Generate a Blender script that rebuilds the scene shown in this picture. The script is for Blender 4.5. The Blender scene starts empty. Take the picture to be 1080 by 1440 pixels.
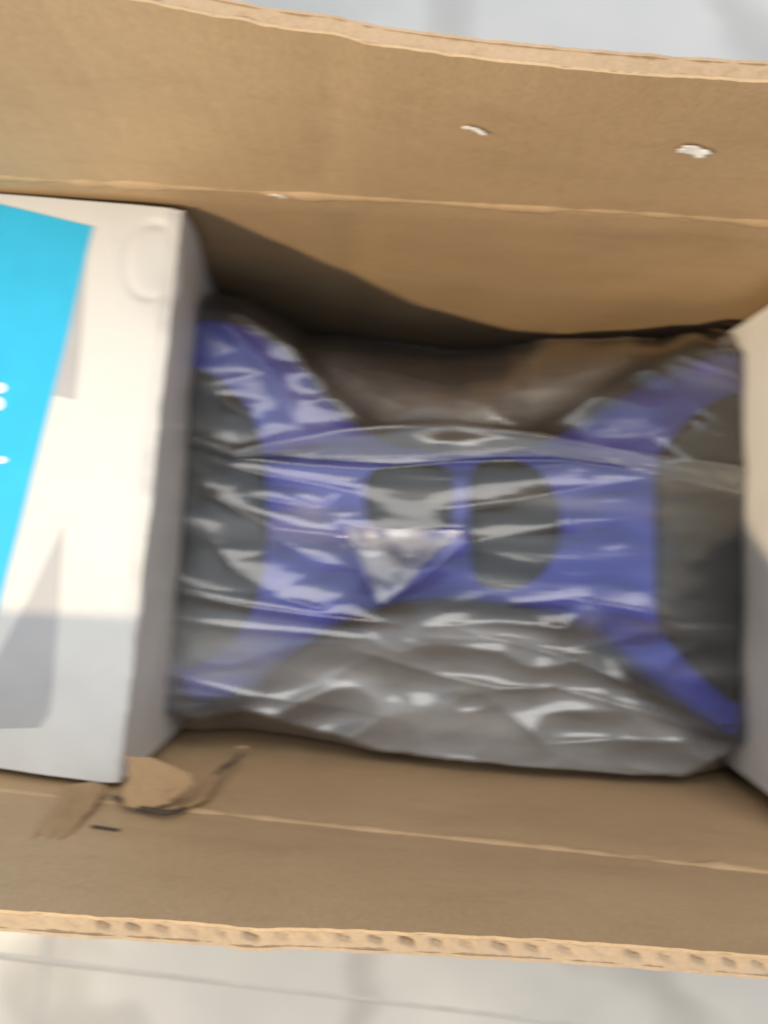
import bpy, bmesh, math, random
from mathutils import Vector, Matrix, noise
random.seed(7)
scene = bpy.context.scene
col = scene.collection

# ------------------------------------------------------------------ camera
FPX = 1081.0                        # focal length in photograph pixels (1080 x 1440)
H = 0.62                            # camera height above the floor
NADIR = (600.0, 750.0)              # where the straight-down direction falls in the picture
ROLL = math.radians(4.8)
n = Vector(((NADIR[0]-540)/FPX, -(NADIR[1]-720)/FPX, -1)).normalized()   # world -Z seen from the camera
zc = -n
xc = Vector((math.cos(ROLL), -math.sin(ROLL), 0)); xc = (xc - zc*xc.dot(zc)).normalized()
yc = zc.cross(xc)
R = Matrix((xc, yc, zc))            # camera space -> world space
cam_d = bpy.data.cameras.new('camera'); cam = bpy.data.objects.new('camera', cam_d); col.objects.link(cam)
cam.matrix_world = Matrix.Translation((0, 0, H)) @ R.to_4x4()
cam_d.sensor_fit = 'VERTICAL'; cam_d.sensor_height = 24.0; cam_d.lens = 24.0/1440*FPX
cam_d.clip_start = 0.01; cam_d.clip_end = 50
cam_d.dof.use_dof = True; cam_d.dof.focus_distance = 0.17; cam_d.dof.aperture_fstop = 17.0; cam_d.dof.aperture_ratio = 0.19
scene.camera = cam

# ------------------------------------------------------------------ light
w = bpy.data.worlds.new('World'); scene.world = w; w.use_nodes = True
bg = w.node_tree.nodes['Background']; bg.inputs[0].default_value = (0.80, 0.90, 1.0, 1); bg.inputs[1].default_value = 0.84
def area(name, loc, target, size, power, colour):
    l = bpy.data.lights.new(name, 'AREA'); l.shape = 'DISK'; l.size = size; l.energy = power; l.color = colour
    o = bpy.data.objects.new(name, l); col.objects.link(o)
    o.location = loc
    o.rotation_euler = (Vector(target) - Vector(loc)).to_track_quat('-Z', 'Y').to_euler()
    return o
area('key_lamp', (-0.80*1.6, -0.66*1.6, 0.28+1.6), (0, 0, 0.28), 0.09, 54, (1.0, 0.79, 0.51))
area('added_top_fill', (0.35, 1.35, 2.4), (0, 0, 0.2), 2.2, 50, (1.0, 0.96, 0.90))  # unseen fill lamp, added to brighten the inside of the box
scene.view_settings.view_transform = 'Standard'; scene.view_settings.look = 'None'
scene.view_settings.exposure = 0.0; scene.view_settings.gamma = 1.0
scene.render.resolution_x = 768; scene.render.resolution_y = 1024
scene.render.engine = 'CYCLES'
scene.cycles.max_bounces = 12; scene.cycles.transparent_max_bounces = 16
scene.cycles.caustics_reflective = False; scene.cycles.caustics_refractive = False

# ------------------------------------------------------------------ helpers
def ray(px, py):
    return R @ Vector(((px-540)/FPX, -(py-720)/FPX, -1.0))
def at(px, py, z):                  # point at height z
    r = ray(px, py); return Vector((0, 0, H)) + r*((z-H)/r.z)
def at_y(px, py, Y):                # point on the vertical plane y = Y
    r = ray(px, py); return Vector((0, 0, H)) + r*(Y/r.y)
def fbm(x, y, z=0.0, o=3):
    s = 0; a = 1
    for k in range(o):
        s += a*noise.noise((x, y, z)); x *= 2.03; y *= 2.03; z += 3.1; a *= 0.5
    return s
def smooth(a, b, x):
    t = min(1, max(0, (x-a)/(b-a))); return t*t*(3-2*t)
def mesh_obj(name, verts, faces, mat, parent=None, smooth_shade=True):
    me = bpy.data.meshes.new(name); me.from_pydata([tuple(v) for v in verts], [], faces); me.update()
    bm = bmesh.new(); bm.from_mesh(me); bmesh.ops.recalc_face_normals(bm, faces=bm.faces); bm.to_mesh(me); bm.free()
    if smooth_shade:
        me.polygons.foreach_set('use_smooth', [True]*len(me.polygons))
    me.materials.append(mat)
    o = bpy.data.objects.new(name, me); col.objects.link(o)
    if parent: o.parent = parent
    return o
def empty(name, loc):
    o = bpy.data.objects.new(name, None); col.objects.link(o); o.location = loc; o.empty_display_size = 0.02
    return o
def adopt(o, root):
    o.parent = root; o.matrix_parent_inverse = Matrix.Translation(-root.location)
def tag(o, label=None, cat=None, group=None, kind=None):
    if label: o['label'] = label
    if cat: o['category'] = cat
    if group: o['group'] = group
    if kind: o['kind'] = kind
    return o
def slab(name, f, nu, nv, th, mat, parent=None):
    """Sheet with thickness: f(u, v, t) -> point, u, v in 0..1, t in 0..1 through the thickness."""
    V = []; F = []
    N = (nu+1)*(nv+1)
    for t in (0, 1):
        for j in range(nv+1):
            for i in range(nu+1):
                V.append(f(i/nu, j/nv, t*th))
    I = lambda i, j, t: t*N + j*(nu+1) + i
    for j in range(nv):
        for i in range(nu):
            F.append((I(i,j,0), I(i+1,j,0), I(i+1,j+1,0), I(i,j+1,0)))
            F.append((I(i,j,1), I(i,j+1,1), I(i+1,j+1,1), I(i+1,j,1)))
    for i in range(nu):
        F.append((I(i,0,0), I(i,0,1), I(i+1,0,1), I(i+1,0,0)))
        F.append((I(i,nv,0), I(i+1,nv,0), I(i+1,nv,1), I(i,nv,1)))
    for j in range(nv):
        F.append((I(0,j,0), I(0,j+1,0), I(0,j+1,1), I(0,j,1)))
        F.append((I(nu,j,0), I(nu,j,1), I(nu,j+1,1), I(nu,j+1,0)))
    o = mesh_obj(name, V, F, mat, parent)
    sharp(o, 40)
    return o
def sharp(o, deg):
    me = o.data
    bm = bmesh.new(); bm.from_mesh(me)
    for e in bm.edges:
        if len(e.link_faces) == 2 and e.calc_face_angle(0) > math.radians(deg): e.smooth = False
    bm.to_mesh(me); bm.free()

# ------------------------------------------------------------------ materials
def new_mat(name):
    m = bpy.data.materials.new(name); m.use_nodes = True
    nt = m.node_tree; p = nt.nodes['Principled BSDF']
    return m, nt, p
def N(nt, t, **kw):
    nd = nt.nodes.new(t)
    for k, v in kw.items(): setattr(nd, k, v)
    return nd
def objco(nt, scale=(1,1,1)):
    t = N(nt, 'ShaderNodeNewGeometry'); mp = N(nt, 'ShaderNodeMapping'); mp.inputs['Scale'].default_value = scale
    nt.links.new(t.outputs['Position'], mp.inputs[0]); return mp.outputs[0]
def tex(nt, vec, scale, detail=4, rough=0.55):
    t = N(nt, 'ShaderNodeTexNoise'); t.inputs['Scale'].default_value = scale; t.inputs['Detail'].default_value = detail
    t.inputs['Roughness'].default_value = rough; nt.links.new(vec, t.inputs['Vector']); return t.outputs['Fac']
def ramp(nt, fac, stops):
    r = N(nt, 'ShaderNodeValToRGB'); nt.links.new(fac, r.inputs[0])
    while len(r.color_ramp.elements) < len(stops): r.color_ramp.elements.new(0.5)
    for e, (p, c) in zip(r.color_ramp.elements, stops): e.position = p; e.color = (*c, 1)
    return r.outputs[0]
def mixc(nt, a, b, fac, mode='MULTIPLY'):
    m = N(nt, 'ShaderNodeMix'); m.data_type = 'RGBA'; m.blend_type = mode
    if isinstance(fac, float): m.inputs[0].default_value = fac
    else: nt.links.new(fac, m.inputs[0])
    nt.links.new(a, m.inputs[6]); nt.links.new(b, m.inputs[7]); return m.outputs[2]
def bump(nt, p, h, strength, dist):
    b = N(nt, 'ShaderNodeBump'); b.inputs['Strength'].default_value = strength; b.inputs['Distance'].default_value = dist
    nt.links.new(h, b.inputs['Height']); nt.links.new(b.outputs[0], p.inputs['Normal']); return b

def cardboard(name, a, b, rough=0.62):
    m, nt, p = new_mat(name)
    big = tex(nt, objco(nt), 14, 4)
    fib = tex(nt, objco(nt, (1.0, 1.0, 0.35)), 900, 3)
    c = ramp(nt, big, [(0.3, a), (0.7, b)])
    f = ramp(nt, fib, [(0.3, (0.86,0.85,0.83)), (0.7, (1,1,1))])
    spk = ramp(nt, tex(nt, objco(nt), 1500, 1), [(0.72, (1,1,1)), (0.82, (0.82,0.79,0.75))])
    scf = ramp(nt, tex(nt, objco(nt, (0.5, 1, 1.6)), 42, 6, 0.7), [(0.34, (0.93,0.92,0.90)), (0.5, (1,1,1)), (0.66, (1,1,1)), (0.76, (1.0,1.0,1.0))])
    c = mixc(nt, c, f, 1.0); c = mixc(nt, c, spk, 1.0); c = mixc(nt, c, scf, 1.0)
    nt.links.new(c, p.inputs['Base Color'])
    p.inputs['Roughness'].default_value = rough
    p.inputs['Specular IOR Level'].default_value = 0.55
    wv = N(nt, 'ShaderNodeTexWave'); wv.wave_type = 'BANDS'; wv.bands_direction = 'X'; wv.inputs['Scale'].default_value = 36; wv.inputs['Distortion'].default_value = 0.4
    nt.links.new(objco(nt), wv.inputs['Vector'])
    ad = N(nt, 'ShaderNodeMath', operation='MULTIPLY_ADD'); ad.inputs[1].default_value = 0.35
    nt.links.new(wv.outputs['Fac'], ad.inputs[0]); nt.links.new(fib, ad.inputs[2])
    bump(nt, p, ad.outputs[0], 0.4, 0.0005)
    return m
M_card = cardboard('cardboard_liner', (0.425,0.288,0.158), (0.485,0.334,0.190))
M_edge = cardboard('cardboard_cut_edge', (0.36,0.255,0.16), (0.43,0.315,0.205), 0.8)
M_torn = cardboard('torn_paper', (0.40,0.27,0.15), (0.50,0.35,0.21), 0.85)

def carton_white(name, base):
    m, nt, p = new_mat(name)
    c = ramp(nt, tex(nt, objco(nt), 30, 4), [(0.3, tuple(x*0.96 for x in base)), (0.7, base)])
    sm = ramp(nt, tex(nt, objco(nt, (1, 1, 0.4)), 75, 5, 0.7), [(0.62, (1,1,1)), (0.78, (0.90,0.88,0.85))])
    nt.links.new(mixc(nt, c, sm, 1.0), p.inputs['Base Color'])
    p.inputs['Roughness'].default_value = 0.42
    bump(nt, p, tex(nt, objco(nt), 60, 3), 0.15, 0.001)
    return m
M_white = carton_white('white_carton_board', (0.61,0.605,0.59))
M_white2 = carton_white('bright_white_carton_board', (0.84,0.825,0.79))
def plain(name, c, rough=0.5, spec=0.5, var=0.08, scale=60, bmp=0.0):
    m, nt, p = new_mat(name)
    k = tex(nt, objco(nt), scale, 4)
    nt.links.new(ramp(nt, k, [(0.3, tuple(x*(1-var) for x in c)), (0.7, tuple(min(1, x*(1+var)) for x in c))]), p.inputs['Base Color'])
    p.inputs['Roughness'].default_value = rough; p.inputs['Specular IOR Level'].default_value = spec
    if bmp: bump(nt, p, tex(nt, objco(nt), scale*8, 3), bmp, 0.0006)
    return m
M_cyan = plain('cyan_print_ink', (0.022,0.42,0.70), 0.38, var=0.04)
M_grey = plain('grey_print_ink', (0.39,0.39,0.40), 0.45, var=0.04)
M_ink  = plain('white_print_ink', (0.80,0.85,0.88), 0.45, var=0.03)
M_line = plain('pale_grey_print_ink', (0.60,0.60,0.60), 0.45, var=0.03)
M_blue = plain('blue_plastic', (0.046,0.068,0.56), 0.38, var=0.08, scale=40, bmp=0.15)
M_black = plain('black_rubber', (0.009,0.0095,0.010), 0.55, var=0.25, scale=50, bmp=0.4)
M_scrap = plain('white_paper_scrap', (0.82,0.80,0.76), 0.8)
M_gash_shade = plain('painted_gash_shade', (0.06,0.04,0.027), 0.9)  # dark brown stands for the shade inside the open tears
M_tear_shade = cardboard('torn_liner_dent_shade', (0.33,0.21,0.105), (0.41,0.27,0.145), 0.8)  # torn board, and a dent's shade painted as darker brown
M_shade = plain('grey_carton_board', (0.55,0.54,0.52), 0.6)

def film_mat(name):          # 'slack' = haze of loose, doubled film plus glare painted as haze
    m = bpy.data.materials.new(name); m.use_nodes = True; nt = m.node_tree
    nt.nodes.remove(nt.nodes['Principled BSDF']); out = nt.nodes['Material Output']
    tr = N(nt, 'ShaderNodeBsdfTransparent'); tr.inputs[0].default_value = (0.97,0.97,0.97,1)
    df = N(nt, 'ShaderNodeBsdfDiffuse'); df.inputs[0].default_value = (0.74,0.74,0.74,1)
    tl = N(nt, 'ShaderNodeBsdfTranslucent'); tl.inputs[0].default_value = (0.74,0.74,0.74,1)
    dd = N(nt, 'ShaderNodeMixShader'); dd.inputs[0].default_value = 0.35
    nt.links.new(df.outputs[0], dd.inputs[1]); nt.links.new(tl.outputs[0], dd.inputs[2])
    mx = N(nt, 'ShaderNodeMixShader')
    at_ = N(nt, 'ShaderNodeAttribute'); at_.attribute_name = 'haze_and_glare'
    mr = N(nt, 'ShaderNodeMapRange'); mr.inputs[1].default_value = 0.3; mr.inputs[2].default_value = 0.7
    mr.inputs[3].default_value = 0.75; mr.inputs[4].default_value = 1.25
    nt.links.new(tex(nt, objco(nt, (0.6, 1.6, 1)), 34, 3), mr.inputs[0])
    mu = N(nt, 'ShaderNodeMath', operation='MULTIPLY'); nt.links.new(at_.outputs['Fac'], mu.inputs[0]); nt.links.new(mr.outputs[0], mu.inputs[1])
    nt.links.new(mu.outputs[0], mx.inputs[0])
    nt.links.new(tr.outputs[0], mx.inputs[1]); nt.links.new(dd.outputs[0], mx.inputs[2])
    gl = N(nt, 'ShaderNodeBsdfGlossy'); gl.inputs['Roughness'].default_value = 0.20; gl.inputs[0].default_value = (1,1,1,1)
    lw = N(nt, 'ShaderNodeFresnel'); lw.inputs[0].default_value = 1.72
    b = N(nt, 'ShaderNodeBump'); b.inputs['Strength'].default_value = 0.15; b.inputs['Distance'].default_value = 0.002
    nt.links.new(tex(nt, objco(nt, (0.35, 1.3, 1)), 90, 2), b.inputs['Height'])
    nt.links.new(b.outputs[0], gl.inputs['Normal']); nt.links.new(b.outputs[0], lw.inputs['Normal'])
    m2 = N(nt, 'ShaderNodeMixShader')
    nt.links.new(lw.outputs[0], m2.inputs[0]); nt.links.new(mx.outputs[0], m2.inputs[1]); nt.links.new(gl.outputs[0], m2.inputs[2])
    nt.links.new(m2.outputs[0], out.inputs[0])
    return m
M_film = film_mat('clear_plastic_film')

def marble():
    m, nt, p = new_mat('marble_tile')
    v = objco(nt)
    d = tex(nt, v, 5, 5)
    wv = N(nt, 'ShaderNodeTexWave'); wv.inputs['Scale'].default_value = 1.3; wv.inputs['Distortion'].default_value = 9; wv.inputs['Detail'].default_value = 4; wv.inputs['Detail Scale'].default_value = 1.6
    nt.links.new(v, wv.inputs['Vector'])
    c = ramp(nt, d, [(0.3, (0.36,0.365,0.37)), (0.7, (0.48,0.475,0.46))])
    vein = ramp(nt, wv.outputs['Fac'], [(0.0, (0.72,0.71,0.70)), (0.14, (1,1,1))])
    nt.links.new(mixc(nt, c, vein, 0.8), p.inputs['Base Color'])
    p.inputs['Roughness'].default_value = 0.22
    return m
M_marble = marble()
M_grout = plain('tile_grout', (0.36,0.36,0.36), 0.9)

# ------------------------------------------------------------------ floor
S = 0.6; GAP = 0.003
fl = mesh_obj('floor', [(-3,-3,-0.0007),(3,-3,-0.0007),(3,3,-0.0007),(-3,3,-0.0007)], [(0,1,2,3)], M_grout)
tag(fl, kind='structure')
g0 = at(66, 1352, 0)
bm = bmesh.new(); bmesh.ops.create_cube(bm, size=1)
for v in bm.verts: v.co = Vector((v.co.x*(S-GAP), v.co.y*(S-GAP), v.co.z*0.012 - 0.006))
bmesh.ops.bevel(bm, geom=[e for e in bm.edges], offset=0.0015, segments=2, profile=0.5, affect='EDGES')
tile_me = bpy.data.meshes.new('tile'); bm.to_mesh(tile_me); bm.free(); tile_me.materials.append(M_marble)
for i in range(-4, 4):
    for j in range(-4, 4):
        t = bpy.data.objects.new('tile', tile_me); col.objects.link(t); t.parent = fl
        t.location = (g0.x + (i+0.5)*S, g0.y + (j+0.5)*S, 0.0)

# ------------------------------------------------------------------ cardboard box
YT, YB = 0.1385, -0.1235            # inner faces of the two long walls
X0, X1 = -0.40, 0.41
ZC = 0.30                           # height of the flap creases
TH = 0.0061
box = empty('cardboard_box', (0, 0, 0.0))
tag(box, 'large open brown corrugated cardboard box holding the cartons and the bag', 'cardboard box')

def dent(x, s):                     # soft bends across the boards
    return 0.0022*math.exp(-((x+0.052-0.12*s)/0.008)**2) + 0.0012*math.exp(-((x-0.10)/0.03)**2)
def long_wall(name, Y, sgn):
    def f(u, v, t):
        x = X0 + (X1-X0)*u; z = 0.004 + (ZC-0.006)*v
        b = 0.004*math.sin(math.pi*v)*math.sin(math.pi*u) + 0.0016*fbm(x*9, z*9, 3*sgn) + 0.6*dent(x, 0.1-(ZC-z))
        b *= smooth(0, 0.12, 1-v)
        return Vector((x, Y + sgn*(b + t), z))
    o = slab(name, f, 120, 36, TH, M_card, box)
    return o
wall_b = long_wall('long_wall', YT, 1)
wall_f = long_wall('long_wall', YB, -1)
for xx, sg in ((X0, -1), (X1, 1)):
    slab('end_wall', lambda u, v, t: Vector((xx + sg*(t + 0.0022*math.sin(math.pi*v)), YB-0.0035 + (YT-YB+0.007)*u, 0.004 + (ZC-0.006)*v)), 20, 20, TH-0.001, M_card, box)
    # end flaps fall outwards and down
    def ef(u, v, t):
        a = math.radians(118); l = 0.095*v
        return Vector((xx + sg*(0.004 + l*math.sin(a) + (TH-0.001-t)*math.cos(a)*-1*0), YB + (YT-YB)*u, ZC + 0.006 + l*math.cos(a) + t*0.9))
    slab('end_flap', ef, 20, 8, TH-0.002, M_card, box)
slab('bottom_board', lambda u, v, t: Vector((X0+0.001 + (X1-X0-0.002)*u, YB+0.001 + (YT-YB-0.002)*v, 0.0062 + t)), 30, 12, 0.005, M_card, box)

def long_flap(name, Y, sgn, L, lean, phase, fat, voids):
    root = None
    def frame(x, s, t):             # s up the flap, t outward through the board
        a = lean(x)
        b = 0.0012*fbm(x*6, s*10, 5*phase, 2)*smooth(0, 0.03, s) + dent(x, s)*smooth(0.0, 0.03, s)*0.4
        yy = Y + sgn*((t+b)*math.cos(a) + s*math.sin(a))
        zz = ZC + 0.0012 + s*math.cos(a) - (t+b)*math.sin(a)
        return Vector((x, yy, zz))
    FX = 0.004
    def liner(t0, th, seed):
        def f(u, v, t):
            x = X0+FX + (X1-X0-2*FX)*u
            e = 0.0007*fbm(x*160, seed*2.3, 1.0) + 0.0003*fbm(x*34, seed, 4.0)
            return frame(x, v*L + (e if v > 0.999 else 0), t0 + t)
        return f
    inner = slab(name, liner(0.0, 0.0009, 1.1+phase), 420, 24, 0.0009, M_card, box)
    oo = slab('outer_liner', liner(TH-0.0009, 0.0009, 7.7+phase), 420, 24, 0.0009, M_edge, inner)
    # the fluted medium between the liners, open at the cut edge
    pitch = 0.0088; n = int((X1-X0-2*FX)/pitch*10)
    V = []; F = []
    am = (TH-0.0018)/2 - fat*0.6
    for i in range(n+1):
        x = X0+FX + (X1-X0-2*FX)*i/n
        ph = 2*math.pi*(x/pitch + 0.8*fbm(x*17, phase, 9.0))
        crush = 1 - 0.6*smooth(-0.1, 0.6, fbm(x*22, phase+3, 2.0))
        tc = TH/2 + am*math.sin(ph)*crush
        sk = 0.0003*fbm(x*120, phase, 8)
        for s in (L - 0.014, L - 0.0045 + sk):
            for dt in (-fat, fat):
                V.append(frame(x, s, tc+dt))
    for i in range(n):
        a = i*4; b = a+4
        F += [(a,b,b+2,a+2), (a+1,a+3,b+3,b+1), (a+2,b+2,b+3,a+3), (a,a+1,b+1,b)]
    mesh_obj('fluting', V, F, M_edge, inner)
    V = []; F = []
    n = int((X1-X0-2*FX)/pitch*12); K = 7
    for i in range(n+1):
        x = X0+FX + (X1-X0-2*FX)*i/n
        q = x/pitch + 0.25*fbm(x*20, phase, 3.0); cell = math.floor(q); fr = q - cell
        rnd = noise.random_vector; rr = abs(noise.noise((cell*1.37+0.3, phase*2.1, 0.7)))*2.2
        for k in range(K+1):
            v = k/K; t = 0.0006 + (TH-0.0012)*v
            hole = math.exp(-((fr-0.5)/0.26)**4)*math.exp(-((v-0.40-0.45*(fr-0.5))/0.13)**2)
            V.append(frame(x, L - 0.0002 - voids*hole*(0.25+rr) - 0.0005*abs(fbm(x*260, v*4, phase)), t))
    for i in range(n):
        for k in range(K): F.append((i*(K+1)+k, i*(K+1)+k+1, (i+1)*(K+1)+k+1, (i+1)*(K+1)+k))
    mesh_obj('crushed_edge', V, F, M_edge, inner)
    return inner, frame
def lean_t(x):
    u = min(0.11, max(-0.12, x+0.012)); return math.radians(-55.0*u + 260*u*u) 
def lean_f(x): return math.radians(-6.0 - 5.4*math.tanh(6.3*(x+0.012)))
flap_b, fr_b = long_flap('long_flap', YT, 1, 0.100, lean_t, 0.0, 0.0008, 0.0010)
flap_f, fr_f = long_flap('long_flap', YB, -1, 0.100, lean_f, 2.0, 0.0008, 0.0021)

def bead(name, Y, sgn, z, rad, seed, parent, xa=X0+0.003, xb=X1-0.003, mat=None):
    V = []; F = []; n = 260; k = 8
    for i in range(n+1):
        x = xa + (xb-xa)*i/n
        r = rad*(0.75 + 0.45*fbm(x*26, seed, 0) + 0.25*fbm(x*90, seed, 2))
        r = max(r, rad*0.15)
        zz = z + 0.0022*fbm(x*9, seed, 5)
        for j in range(k):
            a = 2*math.pi*j/k
            V.append((x, Y + sgn*(0.0012 - r*math.cos(a)), zz + 1.3*r*math.sin(a)))
    for i in range(n):
        for j in range(k):
            F.append((i*k+j, i*k+(j+1)%k, (i+1)*k+(j+1)%k, (i+1)*k+j))
    return mesh_obj(name, V, F, mat or M_card, parent)
bead('score_crease', YT, 1, ZC, 0.0030, 3.0, wall_b)
bead('score_crease', YB, -1, ZC+0.0005, 0.0030, 11.0, wall_f)
bead('score_crease', YB, -1, ZC+0.0095, 0.0020, 17.0, wall_f)

# torn liner, with painted gash and dent shade, near the left carton on the front wall
def sheet(name, fn, nu, nv, th, mat, parent=None):
    return slab(name, fn, nu, nv, th, mat, parent)
def tear(name, pts, lift, mat, seed, th=0.0006, bend=0.3):
    """pts: four corners (top-left, top-right, bottom-right, bottom-left) on the wall; the sheet bellies out by lift."""
    a, b, c, d = pts
    def f(u, v, t):
        u2 = u*(1 - bend*v**3) + 0.04*math.sin(6*v); v2 = v + 0.12*math.sin(math.pi*u*1.3)*(v-0.3)
        p = (a*(1-u2) + b*u2)*(1-v2) + (d*(1-u2) + c*u2)*v2
        w = 0.0010*fbm(u*2, v*2, seed)
        e = 0.0009*fbm(u*5, v*5+4, seed, 5)
        out = lift*(1-v)**1.3*(0.45+0.55*math.sin(math.pi*min(1, 0.3+0.7*u))) + t + w
        return Vector((p.x + e, p.y + out, p.z + 0.5*e))
    return sheet(name, f, 44, 32, th, mat, parent=box)
Yw = YB + 0.004
tear('liner_tear_and_shade', [at_y(176,1080,Yw+0.010), at_y(266,1096,Yw+0.008), at_y(268,1132,Yw), at_y(176,1134,Yw)], 0.005, M_tear_shade, 1.0)
tear('liner_tear_and_shade', [at_y(92,1108,Yw-0.001), at_y(150,1106,Yw-0.001), at_y(104,1180,Yw-0.003), at_y(40,1190,Yw-0.003)], 0.0008, M_tear_shade, 4.0, bend=0.1)  # shaded dent, painted as a thin darker brown patch
def ribbon(name, pts, widths, mat, Y):
    """tapering ridge along a curve on the front wall"""
    P = [at_y(x, y, Y) for x, y in pts]; V = []; F = []; n = 60; k = 8
    def cr(t):
        m = len(P)-1; i = min(int(t*m), m-1); f = t*m-i
        a, b, c, d = P[max(i-1,0)], P[i], P[i+1], P[min(i+2,m)]
        w = widths[i]*(1-f) + widths[i+1]*f
        return 0.5*((2*b) + (c-a)*f + (2*a-5*b+4*c-d)*f*f + (3*b-a-3*c+d)*f**3), w
    for i in range(n+1):
        p, w = cr(i/n); q, _ = cr(min(1, i/n+0.01)); r0, _ = cr(max(0, i/n-0.01)); t = (q-r0).normalized(); nn = Vector((-t.z, 0, t.x))
        w *= 1 + 0.35*fbm(i*0.25, w*900, 3)
        for j in range(k):
            a = 2*math.pi*j/k
            V.append(p + nn*w*math.cos(a) + Vector((0, 0.0010*math.sin(a), 0)))
    for i in range(n):
        for j in range(k): F.append((i*k+j, i*k+(j+1)%k, (i+1)*k+(j+1)%k, (i+1)*k+j))
    return mesh_obj(name, V, F, mat, box)
ribbon('gash_shade', [(160,1120),(188,1133),(232,1143),(262,1136)], [0.0004,0.0016,0.0018,0.0005], M_gash_shade, Yw-0.0005)  # dark ribbon painted in for the shade of the gash
ribbon('torn_edge', [(250,1140),(280,1124),(300,1098),(318,1082)], [0.0006,0.0026,0.0022,0.0006], M_tear_shade, Yw-0.0015)
ribbon('gash_shade', [(303,1090),(316,1079),(330,1070),(338,1060)], [0.0004,0.0014,0.0012,0.0003], M_gash_shade, Yw-0.0005)
ribbon('torn_edge', [(332,1054),(338,1051),(344,1051),(350,1055)], [0.0003,0.0009,0.0009,0.0003], M_torn, Yw)
ribbon('gash_shade', [(128,1163),(142,1165),(154,1167),(168,1169)], [0.0001,0.00022,0.00022,0.0001], M_gash_shade, Yw-0.0025)

# ------------------------------------------------------------------ cartons
def carton(name, corner, ux, uy, zx, Lx, Ly, dents, label, rag=1.0, cave=lambda f, dep: 0.0, board=None):
    M_white = board or globals()['M_white']
    """corner = lower-left corner at the base; ux, uy horizontal unit vectors."""
    root = empty(name, corner); tag(root, label, 'carton')
    h = zx
    def P(a, b, z): return Vector(corner) + ux*a + uy*b + Vector((0, 0, z))
    g = 0.0009
    def add(o): adopt(o, root); return o
    def top(u, v, t):
        a = Lx*u; b = Ly*v
        z = h - t + 0.0012*fbm(a*16, b*16, 2) - dents(a, b)
        a += rag*smooth(Lx-0.004, Lx, a)*(0.0009*fbm(b*70, 8, 1) - 0.0012*smooth(0.25, 0.6, fbm(b*28, 4, 4)) - 0.0012*smooth(Ly-0.05, Ly-0.02, b)*abs(fbm(b*120, 1, 1)))
        return P(a, b, z)
    tp = add(slab('top_panel', top, 130, 260, 0.0012, M_white))
    def side(fx):
        return lambda u, v, t: fx(u, v, t)
    e = 0.0014
    jit = lambda q, z: 0.0011*fbm(q*20, z*20, 6)
    add(slab('side_panel', lambda u, v, t: P(Lx - 0.0004 - t + jit(Ly*u, h*v)*smooth(0,0.1,1-v) - cave(u, h*(1-v)), e + (Ly-2*e)*u, (h-0.0016)*v), 40, 40, 0.0012, M_white))
    add(slab('side_panel', lambda u, v, t: P(0.0004 + t + jit(Ly*u, h*v+5)*smooth(0,0.1,1-v), e + (Ly-2*e)*u, (h-0.0016)*v), 40, 40, 0.0012, M_white))
    add(slab('end_panel', lambda u, v, t: P(Lx*u - u**4*cave(0.0, h*(1-v)), 0.0 + t + 0.0003, (h-0.0016)*v), 40, 30, 0.001, M_white))
    add(slab('end_panel', lambda u, v, t: P(Lx*u - u**4*cave(1.0, h*(1-v)), Ly - 0.0003 - t, (h-0.0016)*v), 40, 30, 0.001, M_white))
    add(slab('bottom_panel', lambda u, v, t: P(e + (Lx-2*e)*u, e + (Ly-2*e)*v, 0.0004 + t), 4, 4, 0.001, M_white))
    return root, tp, add, P

ZF = 0.0118                         # inside bottom of the box
ZT = 0.287                          # top of the left carton
cA = at(255, 293, ZT); cB = at(166, 1102, ZT)
uyv = (cA-cB); LyL = uyv.length; uyv.normalize(); uxv = Vector((uyv.y, -uyv.x, 0))
LxL = 0.225
base = cB - uxv*LxL; base.z = ZF
def dentsL(a, b):                   # thumb tab dent and softened right edge
    q = a - (LxL-0.0115); r = b - (LyL-0.024)
    rr = math.hypot(q*1.1, r*0.75)
    d = 0.0010*math.exp(-((rr-0.0125)/0.0015)**2)*(1 if q < 0.004 else 0.3)
    d += 0.0030*smooth(LxL-0.007, LxL, a)**1.5*(0.6+0.9*max(0, fbm(b*40, 3, 1))) 
    d += 0.0035*math.exp(-((a-LxL)/0.012)**2 - ((b-(LyL-0.03))/0.02)**2)
    return d
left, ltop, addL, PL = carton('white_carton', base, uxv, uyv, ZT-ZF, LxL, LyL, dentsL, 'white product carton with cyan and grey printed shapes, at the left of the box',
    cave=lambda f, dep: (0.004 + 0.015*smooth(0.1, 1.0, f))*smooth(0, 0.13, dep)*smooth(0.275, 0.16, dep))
def decal(name, pts, mat, lift, carton_add, parent):
    """flat print: a polygon of photograph pixels laid on the carton top."""
    P = [at(x, y, ZT) for x, y in pts]
    bm = bmesh.new()
    vs = [bm.verts.new(p) for p in P]; f = bm.faces.new(vs)
    bmesh.ops.triangulate(bm, faces=[f])
    for k in range(4): bmesh.ops.subdivide_edges(bm, edges=[e for e in bm.edges if e.calc_length() > 0.006], cuts=1, use_grid_fill=True)
    bmesh.ops.triangulate(bm, faces=bm.faces[:])
    for v in bm.verts:
        q = v.co - Vector((base.x, base.y, v.co.z)); a = q.dot(uxv); b = q.dot(uyv)
        v.co.z = ZT + 0.0012*fbm(a*16, b*16, 2) - dentsL(a, b) + lift
    bmesh.ops.recalc_face_normals(bm, faces=bm.faces)
    me = bpy.data.meshes.new(name); bm.to_mesh(me); bm.free(); me.materials.append(mat)
    for p in me.polygons: p.use_smooth = True
    o = bpy.data.objects.new(name, me); col.objects.link(o)
    o.parent = parent
    return o
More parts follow.
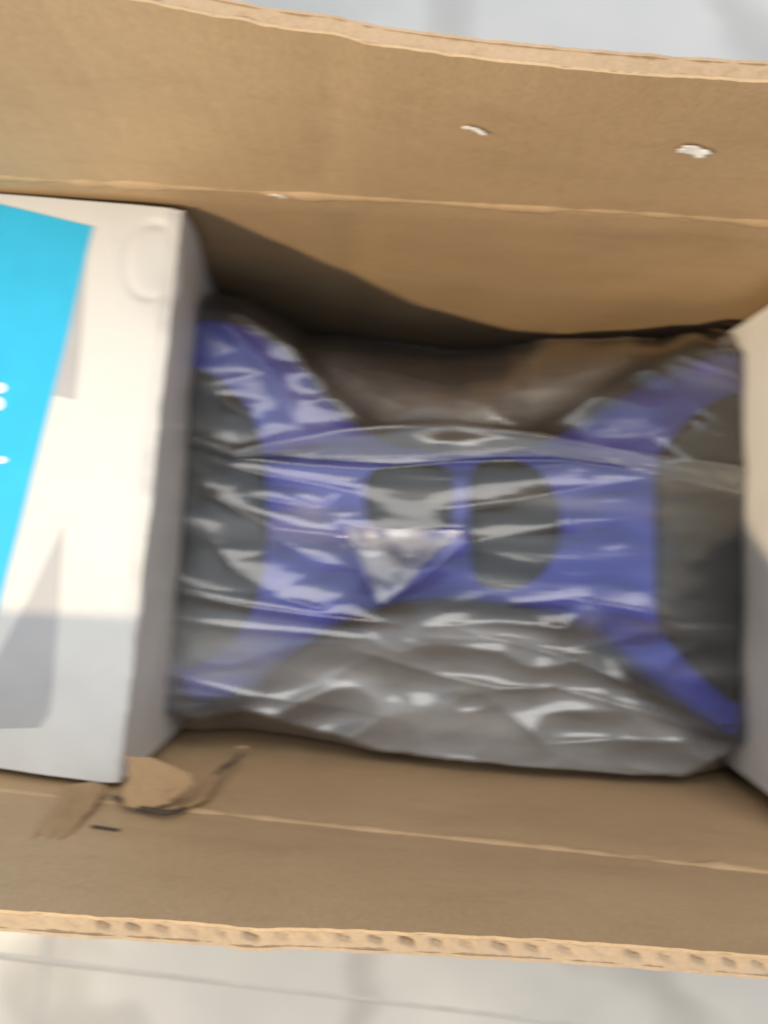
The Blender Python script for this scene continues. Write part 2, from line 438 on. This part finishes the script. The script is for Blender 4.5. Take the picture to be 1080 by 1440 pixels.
decal('cyan_print', [(-330,206),(-2,287),(131,319),(119,372),(100,455),(74,556),(40,690),(2,842),(-60,1040),(-330,1055)], M_cyan, 0.0004, None, ltop)
decal('grey_print', [(121,366),(114,470),(105,562),(72,554),(98,460)], M_grey, 0.0003, None, ltop)
decal('grey_print', [(88,738),(82,850),(75,960),(70,1002),(56,1022),(-10,1024),(-60,1026),(-10,936),(40,842)], M_grey, 0.0003, None, ltop)
# what can be seen of the white lettering: two round letter ends and a dash
def blob(cx, cy, rx, ry, n=18): return [(cx+rx*math.cos(2*math.pi*k/n), cy+ry*math.sin(2*math.pi*k/n)) for k in range(n)]
decal('print_letter', blob(-2, 546, 11, 8), M_ink, 0.0007, None, ltop)
decal('print_letter', blob(-4, 568, 10, 10), M_ink, 0.0007, None, ltop)
decal('print_letter', [(-20,642),(5,642),(11,647),(5,652),(-20,652)], M_ink, 0.0007, None, ltop)

# the right carton
q0 = at(1003, 482, 0.15); q1 = at(1006, 1060, 0.15)
uyr = (q0-q1); LyR = uyr.length; uyr.normalize(); uxr = Vector((uyr.y, -uyr.x, 0))
b2 = q1.copy(); b2.z = ZF
LxR = 0.195
def dentsR(a, b): return 0.002*smooth(0.006, 0, a)
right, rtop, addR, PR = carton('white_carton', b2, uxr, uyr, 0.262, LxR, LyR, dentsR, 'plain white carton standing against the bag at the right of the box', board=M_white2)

# ------------------------------------------------------------------ blue and black body in the bag
ZI = 0.190                          # the body lies slightly tilted: higher at its left end
def tilt(px): return 0.222 + (0.188-0.222)*(px-245)/805.0
def dense(pts, z, step=0.0035, rounds=2):
    P = [at(x, y, tilt(x)) for x, y in pts]
    for r in range(rounds):         # corner cutting
        Q = []
        for i in range(len(P)):
            a, b = P[i], P[(i+1) % len(P)]; Q += [a*0.78+b*0.22, a*0.22+b*0.78]
        P = Q
    out = []
    for i in range(len(P)):
        a, b = P[i], P[(i+1) % len(P)]; k = max(1, int((b-a).length/step))
        out += [a.lerp(b, j/k) for j in range(k)]
    return out
def inset_loop(P, d):
    n = len(P); A = sum(P[i].x*P[(i+1)%n].y - P[(i+1)%n].x*P[i].y for i in range(n)); s = 1 if A > 0 else -1
    out = []
    for i in range(n):
        t = P[(i+2)%n] - P[i-2]; t.normalize(); nn = Vector((-t.y, t.x, 0))*s
        out.append(P[i] + nn*d)
    return out
def pillow(name, pts, z_ref, prof, mat, root, rounds=2, sag=None):
    """prof: list of (inset, z); the last ring is capped."""
    P = dense(pts, z_ref, rounds=rounds); n = len(P)
    V = []; F = []
    for ins, z in prof:
        for p in inset_loop(P, ins):
            V.append(Vector((p.x, p.y, (p.z + z - ZI) if z > 0.1 else z)))
    for r in range(len(prof)-1):
        for i in range(n):
            j = (i+1) % n; F.append((r*n+i, r*n+j, (r+1)*n+j, (r+1)*n+i))
    F.append(tuple((len(prof)-1)*n + i for i in range(n)))
    o = mesh_obj(name, V, F, mat); sharp(o, 50)
    adopt(o, root); return o
ctr = at(647, 750, ZI)
item = empty('blue_black_body', (ctr.x, ctr.y, ZF))
tag(item, 'blue hourglass-shaped body with black end pads, wrapped in the clear bag', 'plastic unit')
out_pts = [(250,438),(340,446),(410,490),(470,572),(540,622),(647,634),(745,626),(806,600),(856,564),(926,524),(1000,494),(1046,480),(1055,486),(1054,520),
           (1049,640),(1046,840),(1044,1000),(1043,1038),(1032,1044),(985,1014),(920,966),(870,924),(836,892),(760,862),(647,846),(548,852),(470,884),(400,930),(330,990),(238,994),
           (240,850),(244,700),(250,560)]
prof_body = [(0.004, ZF), (0.0, ZF+0.012), (0.0, ZI-0.012), (0.0016, ZI-0.006), (0.0045, ZI-0.002), (0.009, ZI)]
pillow('body_shell', out_pts, ZI, prof_body, M_blue, item)
pad_prof = lambda z: [(0.0, z-0.004), (0.0, z+0.0010), (0.0012, z+0.0026), (0.004, z+0.0036), (0.009, z+0.0040)]
pillow('end_pad', [(1050,546),(1000,566),(960,596),(924,640),(920,664),(920,760),(920,850),(924,880),(952,918),(996,962),(1043,1002),(1046,860),(1049,700)], ZI, pad_prof(ZI), M_black, item)
pillow('end_pad', [(250,508),(306,528),(352,574),(374,640),(378,740),(370,832),(336,896),(292,930),(244,946),(246,800),(248,640)], ZI, pad_prof(ZI), M_black, item)
pillow('round_pad', [(664,650),(720,644),(764,664),(788,710),(789,760),(768,806),(724,830),(672,826),(660,780),(659,700)], ZI, pad_prof(ZI), M_black, item)
pillow('round_pad', [(634,656),(580,652),(528,658),(514,672),(512,704),(516,734),(532,744),(580,746),(628,744),(637,732),(637,690)], ZI, pad_prof(ZI), M_black, item)

# ------------------------------------------------------------------ the clear bag
bag = None
top_line = [(225,430),(290,418),(345,436),(392,464),(480,474),(560,486),(640,497),(700,492),(760,482),(880,478),(960,476),(1005,486),(1075,508)]
bot_line = [(225,1000),(290,1004),(345,994),(430,1020),(500,1040),(560,1056),(640,1066),(720,1074),(850,1086),(960,1088),(1008,1062),(1075,1028)]
def interp(line, x):
    if x <= line[0][0]: return line[0][1]
    for (x0,y0),(x1,y1) in zip(line, line[1:]):
        if x <= x1: return y0 + (y1-y0)*(x-x0)/(x1-x0)
    return line[-1][1]
def up_edge(x):                     # outline of the body seen from above
    return interp([(250,438),(340,446),(410,490),(470,572),(540,622),(647,634),(745,624),(820,586),(900,532),(985,496),(1052,492)], x)
def lo_edge(x):
    return interp([(238,994),(330,990),(400,930),(470,884),(548,852),(647,846),(760,862),(850,916),(915,982),(985,1020),(1040,1034)], x)
# creases: polyline, height in mm, half width in px; kind 'r' ridge, 's' one-sided step
creases = [
 ([(262,612),(330,634),(400,622),(480,606),(560,600),(640,598),(760,612),(860,632),(1050,660)], 3.4, 12),
 ([(330,644),(430,654),(520,660),(640,650),(800,648),(930,668),(1050,694)], 2.0, 9),
 ([(255,834),(350,854),(440,866),(560,878)], 2.6, 8),
 ([(250,872),(340,884),(430,890),(520,900)], 1.8, 12),
 ([(300,650),(370,668),(500,692)], 1.6, 8),
 ([(290,690),(340,720),(390,744),(480,754),(560,750),(645,748)], 2.8, 9),
 ([(390,760),(450,790),(500,800)], 1.4, 10),
 ([(360,700),(445,716)], 1.8, 7),
 ([(480,740),(508,800),(536,850)], 3.0, 14),
 ([(536,850),(590,812),(650,764)], 3.2, 14),
 ([(545,752),(560,800),(540,845)], 1.5, 12),
 ([(300,760),(330,800),(380,830)], 1.6, 14),
 ([(600,882),(700,876),(790,884),(822,858)], 2.4, 8),
 ([(600,898),(720,900),(800,905)], 1.4, 10),
 ([(240,950),(345,978),(450,990),(560,1010)], 1.8, 16),
 ([(505,915),(620,950),(700,968),(770,968)], 2.6, 10),
 ([(640,884),(790,922),(920,976),(1040,1030)], 2.6, 9),
 ([(690,972),(780,966),(860,988),(1040,1042)], 2.6, 10),
 ([(700,990),(770,1046),(870,1040),(960,1044)], 2.6, 12),
 ([(540,920),(560,980),(590,1050)], 3.0, 26),
 ([(440,1000),(470,950),(540,915)], 1.8, 18),
 ([(620,716),(720,704),(800,690),(920,672)], 1.5, 10),
 ([(650,764),(800,738),(900,730)], 1.4, 12),
 ([(720,850),(800,842),(920,862),(1045,884)], 1.7, 9),
 ([(900,860),(960,884),(1046,884)], 1.6, 8),
 ([(955,498),(1052,532)], 2.2, 6), ([(945,512),(1052,545)], 2.0, 6),
 ([(915,520),(945,536)], 1.6, 6),
 ([(990,576),(1022,596)], 2.0, 5), ([(978,590),(1018,608)], 2.0, 5), ([(940,620),(990,658)], 2.2, 7),
 ([(826,852),(832,886)], 2.0, 6), ([(694,552),(688,582)], 2.4, 7),
 ([(580,578),(640,560),(700,572)], 1.6, 8), ([(460,562),(520,552),(580,575)], 1.6, 8),
 ([(450,560),(520,520),(640,505)], 1.6, 18),
 ([(700,560),(800,530),(900,500),(1000,482)], 1.8, 16), ([(640,590),(720,550),(800,545)], 1.6, 12),
 ([(290,430),(380,520),(420,600)], 1.6, 14), ([(310,560),(360,590)], 1.6, 7),
 ([(390,840),(450,856),(470,840)], 1.6, 6), ([(420,700),(450,715),(470,700)], 1.5, 6),
]
segs = []
for line, h, wd in creases:
    L = sum(math.dist(a, b) for a, b in zip(line, line[1:])); acc = 0
    for a, b in zip(line, line[1:]):
        l = math.dist(a, b); segs.append((a, b, h*0.001, wd*1.5, acc/L, (acc+l)/L)); acc += l
def crease_h(x, y):
    best = {}
    tot = 0
    k = -1; cur = 0
    for (ax,ay),(bx,by),h,wd,s0,s1 in segs:
        if s0 == 0:
            tot += cur; cur = 0
        R4 = wd*5
        if x < min(ax,bx)-R4 or x > max(ax,bx)+R4 or y < min(ay,by)-R4 or y > max(ay,by)+R4: continue
        dx, dy = bx-ax, by-ay; t = ((x-ax)*dx+(y-ay)*dy)/(dx*dx+dy*dy); t = min(1, max(0, t))
        d = math.hypot(x-ax-t*dx, y-ay-t*dy)
        s = s0+(s1-s0)*t
        v = h*(math.exp(-d/wd) + 0.22*math.exp(-d/(0.22*wd)))*(0.25+0.75*math.sin(math.pi*min(1, max(0, 0.08+0.84*s))))
        cur = max(cur, v)
    return tot+cur
def film_z(x, y):
    yt, yb = interp(top_line, x), interp(bot_line, x)
    # wander of the outline
    yt += 5*fbm(x*0.02, 1, 0); yb += 4*fbm(x*0.02, 9, 0)
    a, b = up_edge(x), lo_edge(x)
    z = tilt(x) + 0.0055
    gap = 0
    if y < a: gap = a-y
    if y > b: gap = y-b
    if y < a:                       # slopes down to the back wall
        zb = max(0.06, min(z-0.012, at_y(x, yt, YT-0.004).z))
        z += (zb-z)*min(1, gap/max(40, a-yt))**3.0
    else:
        z -= 0.012*smooth(0, 150, gap)
    z += 1.3*crease_h(x, y)
    rid = 1-abs(noise.noise((x*0.006, y*0.02+0.05*x*0.02, 4.0)))*2
    z += 0.0006*rid*abs(rid) + 0.0020*fbm(x*0.006, y*0.015, 7, 2)
    if gap > 0:                     # big loose facets
        q = 1-2*abs(noise.noise((x*0.0075+y*0.003, y*0.012, 11.0)))
        z += 0.0085*(q-0.5)*smooth(5, 60, gap)
    z = max(z, tilt(x) + 0.0046) if (y > a+10 and y < b-10) else z
    # falls away past the outline
    if y < yt: z -= (yt-y)*0.0016*smooth(0, 12, yt-y) 
    if y > yb: z -= (y-yb)*0.0016*smooth(0, 12, y-yb) 
    return max(z, 0.02)
def set_haze_and_glare(o, vals):
    at_ = o.data.attributes.new('haze_and_glare', 'FLOAT', 'POINT'); at_.data.foreach_set('value', vals)
glare_patches = [(330,905,110,46,0.34),(300,955,70,26,0.22),(700,885,110,16,0.22),(480,960,120,40,0.16),(640,1000,110,36,0.12),(850,1000,140,30,0.10),  # bright glare patches painted into the film as extra haze
         (350,740,70,22,0.16),(440,760,60,36,0.16),(560,560,130,30,0.10),(960,884,70,12,0.14),(440,712,26,14,0.22),(828,870,16,20,0.2),(1000,520,60,24,0.10),(790,706,150,10,0.12),(740,760,120,9,0.10),(860,846,130,10,0.12),(980,676,80,10,0.12),(590,700,60,9,0.12),(420,830,70,12,0.16),(980,940,50,14,0.1),(300,590,50,10,0.12),(860,560,50,16,0.06),(700,820,60,12,0.08),(300,800,30,30,0.12)]
def haze_and_glare(x, y):
    a, b = up_edge(x), lo_edge(x)
    gap = max(a-y-16, y-b, 0)
    h = 0.045 + (0.36 if y < a else 0.33)*smooth(0, 45, gap)
    for cx, cy, rx, ry, m in glare_patches:
        h += m*math.exp(-((x-cx)/rx)**2 - ((y-cy-0.08*(x-cx))/ry)**2)
    return h
SL = []
x0, x1, y0, y1, st = 232, 1049, 380, 1145, 2.6
nu = int((x1-x0)/st); nv = int((y1-y0)/st)
V = []; F = []
for j in range(nv+1):
    for i in range(nu+1):
        x = x0+(x1-x0)*i/nu; y = y0+(y1-y0)*j/nv
        z = film_z(x, y); SL.append(haze_and_glare(x, y))
        p = at(x, y, max(z, 0.05))
        p.y = min(p.y, YT-0.002); p.y = max(p.y, YB+0.002)
        p.z = z; V.append(p)
keep = lambda i, j: True
for j in range(nv):
    for i in range(nu):
        q = (j*(nu+1)+i, j*(nu+1)+i+1, (j+1)*(nu+1)+i+1, (j+1)*(nu+1)+i)
        if max(V[k].z for k in q) > 0.024: F.append(q)
bag = mesh_obj('plastic_bag', V, F, M_film); set_haze_and_glare(bag, SL)
tag(bag, 'clear crinkled plastic bag wrapped over the blue and black body', 'plastic bag')
# the folded-over strip of the bag across the middle (a second layer of film)
f_up = [(262,612),(330,634),(400,620),(480,604),(560,598),(640,596),(760,610),(860,631),(1047,658)]
f_lo = [(262,622),(330,642),(400,640),(480,646),(560,650),(640,644),(700,640),(780,640),(860,650),(930,668),(1047,694)]
V = []; F = []; nu, nv = 260, 14
for i in range(nu+1):
    x = 262 + (1046-262)*i/nu
    ya, yb = interp(f_up, x)-2, interp(f_lo, x)+2
    for j in range(nv+1):
        v = j/nv; y = ya+(yb-ya)*v
        z = film_z(x, y) + 0.0016 + 0.0026*math.sin(math.pi*v)*(0.6+0.4*fbm(x*0.012, v*1.0, 3, 2)) + 0.0006*fbm(x*0.02, v*2, 1, 2)
        p = at(x, y, z); V.append(p)
for i in range(nu):
    for j in range(nv):
        a = i*(nv+1)+j; F.append((a, a+1, a+nv+2, a+nv+1))
fs = mesh_obj('folded_strip', V, F, M_film, bag); set_haze_and_glare(fs, [0.13]*len(V))
# a raised triangular fold left of the middle, its highlight painted as haze
V = []; F = []; nn = 30; idx = {}; SL2 = []
A_, B_, C_ = (484,740), (648,746), (536,852)
for i in range(nn+1):
    for j in range(nn+1-i):
        u, v = i/nn, j/nn; w_ = 1-u-v
        x = A_[0]*w_+B_[0]*u+C_[0]*v; y = A_[1]*w_+B_[1]*u+C_[1]*v
        x += 7*fbm(u*2, v*2, 5); y += 7*fbm(u*2.5, v*2, 8)
        lift = 0.002 + 0.007*(1-v)*u + 0.003*(1-v)*w_ + 0.0022*fbm(u*3, v*3, 2)
        SL2.append(0.24 + 0.44*smooth(-0.25, 0.5, fbm(u*3.2, v*2.2, 4)+0.25*u+0.2*v))
        idx[i,j] = len(V); V.append(at(x, y, tilt(x)+0.008+lift))
for i in range(nn):
    for j in range(nn-i):
        F.append((idx[i,j], idx[i+1,j], idx[i,j+1]))
        if i+j < nn-1: F.append((idx[i+1,j], idx[i+1,j+1], idx[i,j+1]))
fc = mesh_obj('fold_highlight', V, F, M_film, bag); set_haze_and_glare(fc, SL2)

# ------------------------------------------------------------------ paper scraps caught on the back flap
def scrap(px, py, lx, ly, ang, label):
    # find the flap point along the pixel ray
    r = ray(px, py); best = None
    for k in range(2000):
        s = 0.1*k/2000; c = fr_b(0, s, 0)
        t = (c.z-H)/r.z; p = Vector((0,0,H))+r*t
        d = abs(p.y - fr_b(p.x, s, 0).y)
        if best is None or d < best[0]: best = (d, p.x, s)
    _, bx, bs = best
    V = []; F = []; nu, nv = 10, 6; ca, sa = math.cos(ang), math.sin(ang)
    for t in (0, 1):
        for j in range(nv+1):
            for i in range(nu+1):
                a = (i/nu-0.5)*lx*(1+0.5*fbm(j*0.9, 2, px)); b = (j/nv-0.5)*ly*(1+0.6*fbm(i*0.7, 5, px))
                V.append(fr_b(bx + a*ca - b*sa, bs + a*sa + b*ca, -0.0008 - 0.0025*(i/nu-0.4)**2 - t*0.0005))
    NN = (nu+1)*(nv+1); I = lambda i, j, t: t*NN + j*(nu+1)+i
    for j in range(nv):
        for i in range(nu):
            F.append((I(i,j,0), I(i+1,j,0), I(i+1,j+1,0), I(i,j+1,0))); F.append((I(i,j,1), I(i,j+1,1), I(i+1,j+1,1), I(i+1,j,1)))
    for i in range(nu): F += [(I(i,0,0),I(i,0,1),I(i+1,0,1),I(i+1,0,0)), (I(i,nv,0),I(i+1,nv,0),I(i+1,nv,1),I(i,nv,1))]
    for j in range(nv): F += [(I(0,j,0),I(0,j+1,0),I(0,j+1,1),I(0,j,1)), (I(nu,j,0),I(nu,j,1),I(nu,j+1,1),I(nu,j+1,0))]
    o = mesh_obj('paper_scrap', V, F, M_scrap)
    tag(o, label, 'paper scrap', 'scraps stuck to the back flap')
scrap(976, 207, 0.0088, 0.0052, -0.35, 'larger white paper scrap stuck to the back flap near its right end')
scrap(668, 177, 0.0072, 0.0014, -0.35, 'thin sliver of pale paper stuck to the middle of the back flap')
scrap(391, 272, 0.0065, 0.0012, -0.15, 'tiny pale paper sliver on the crease of the back flap')
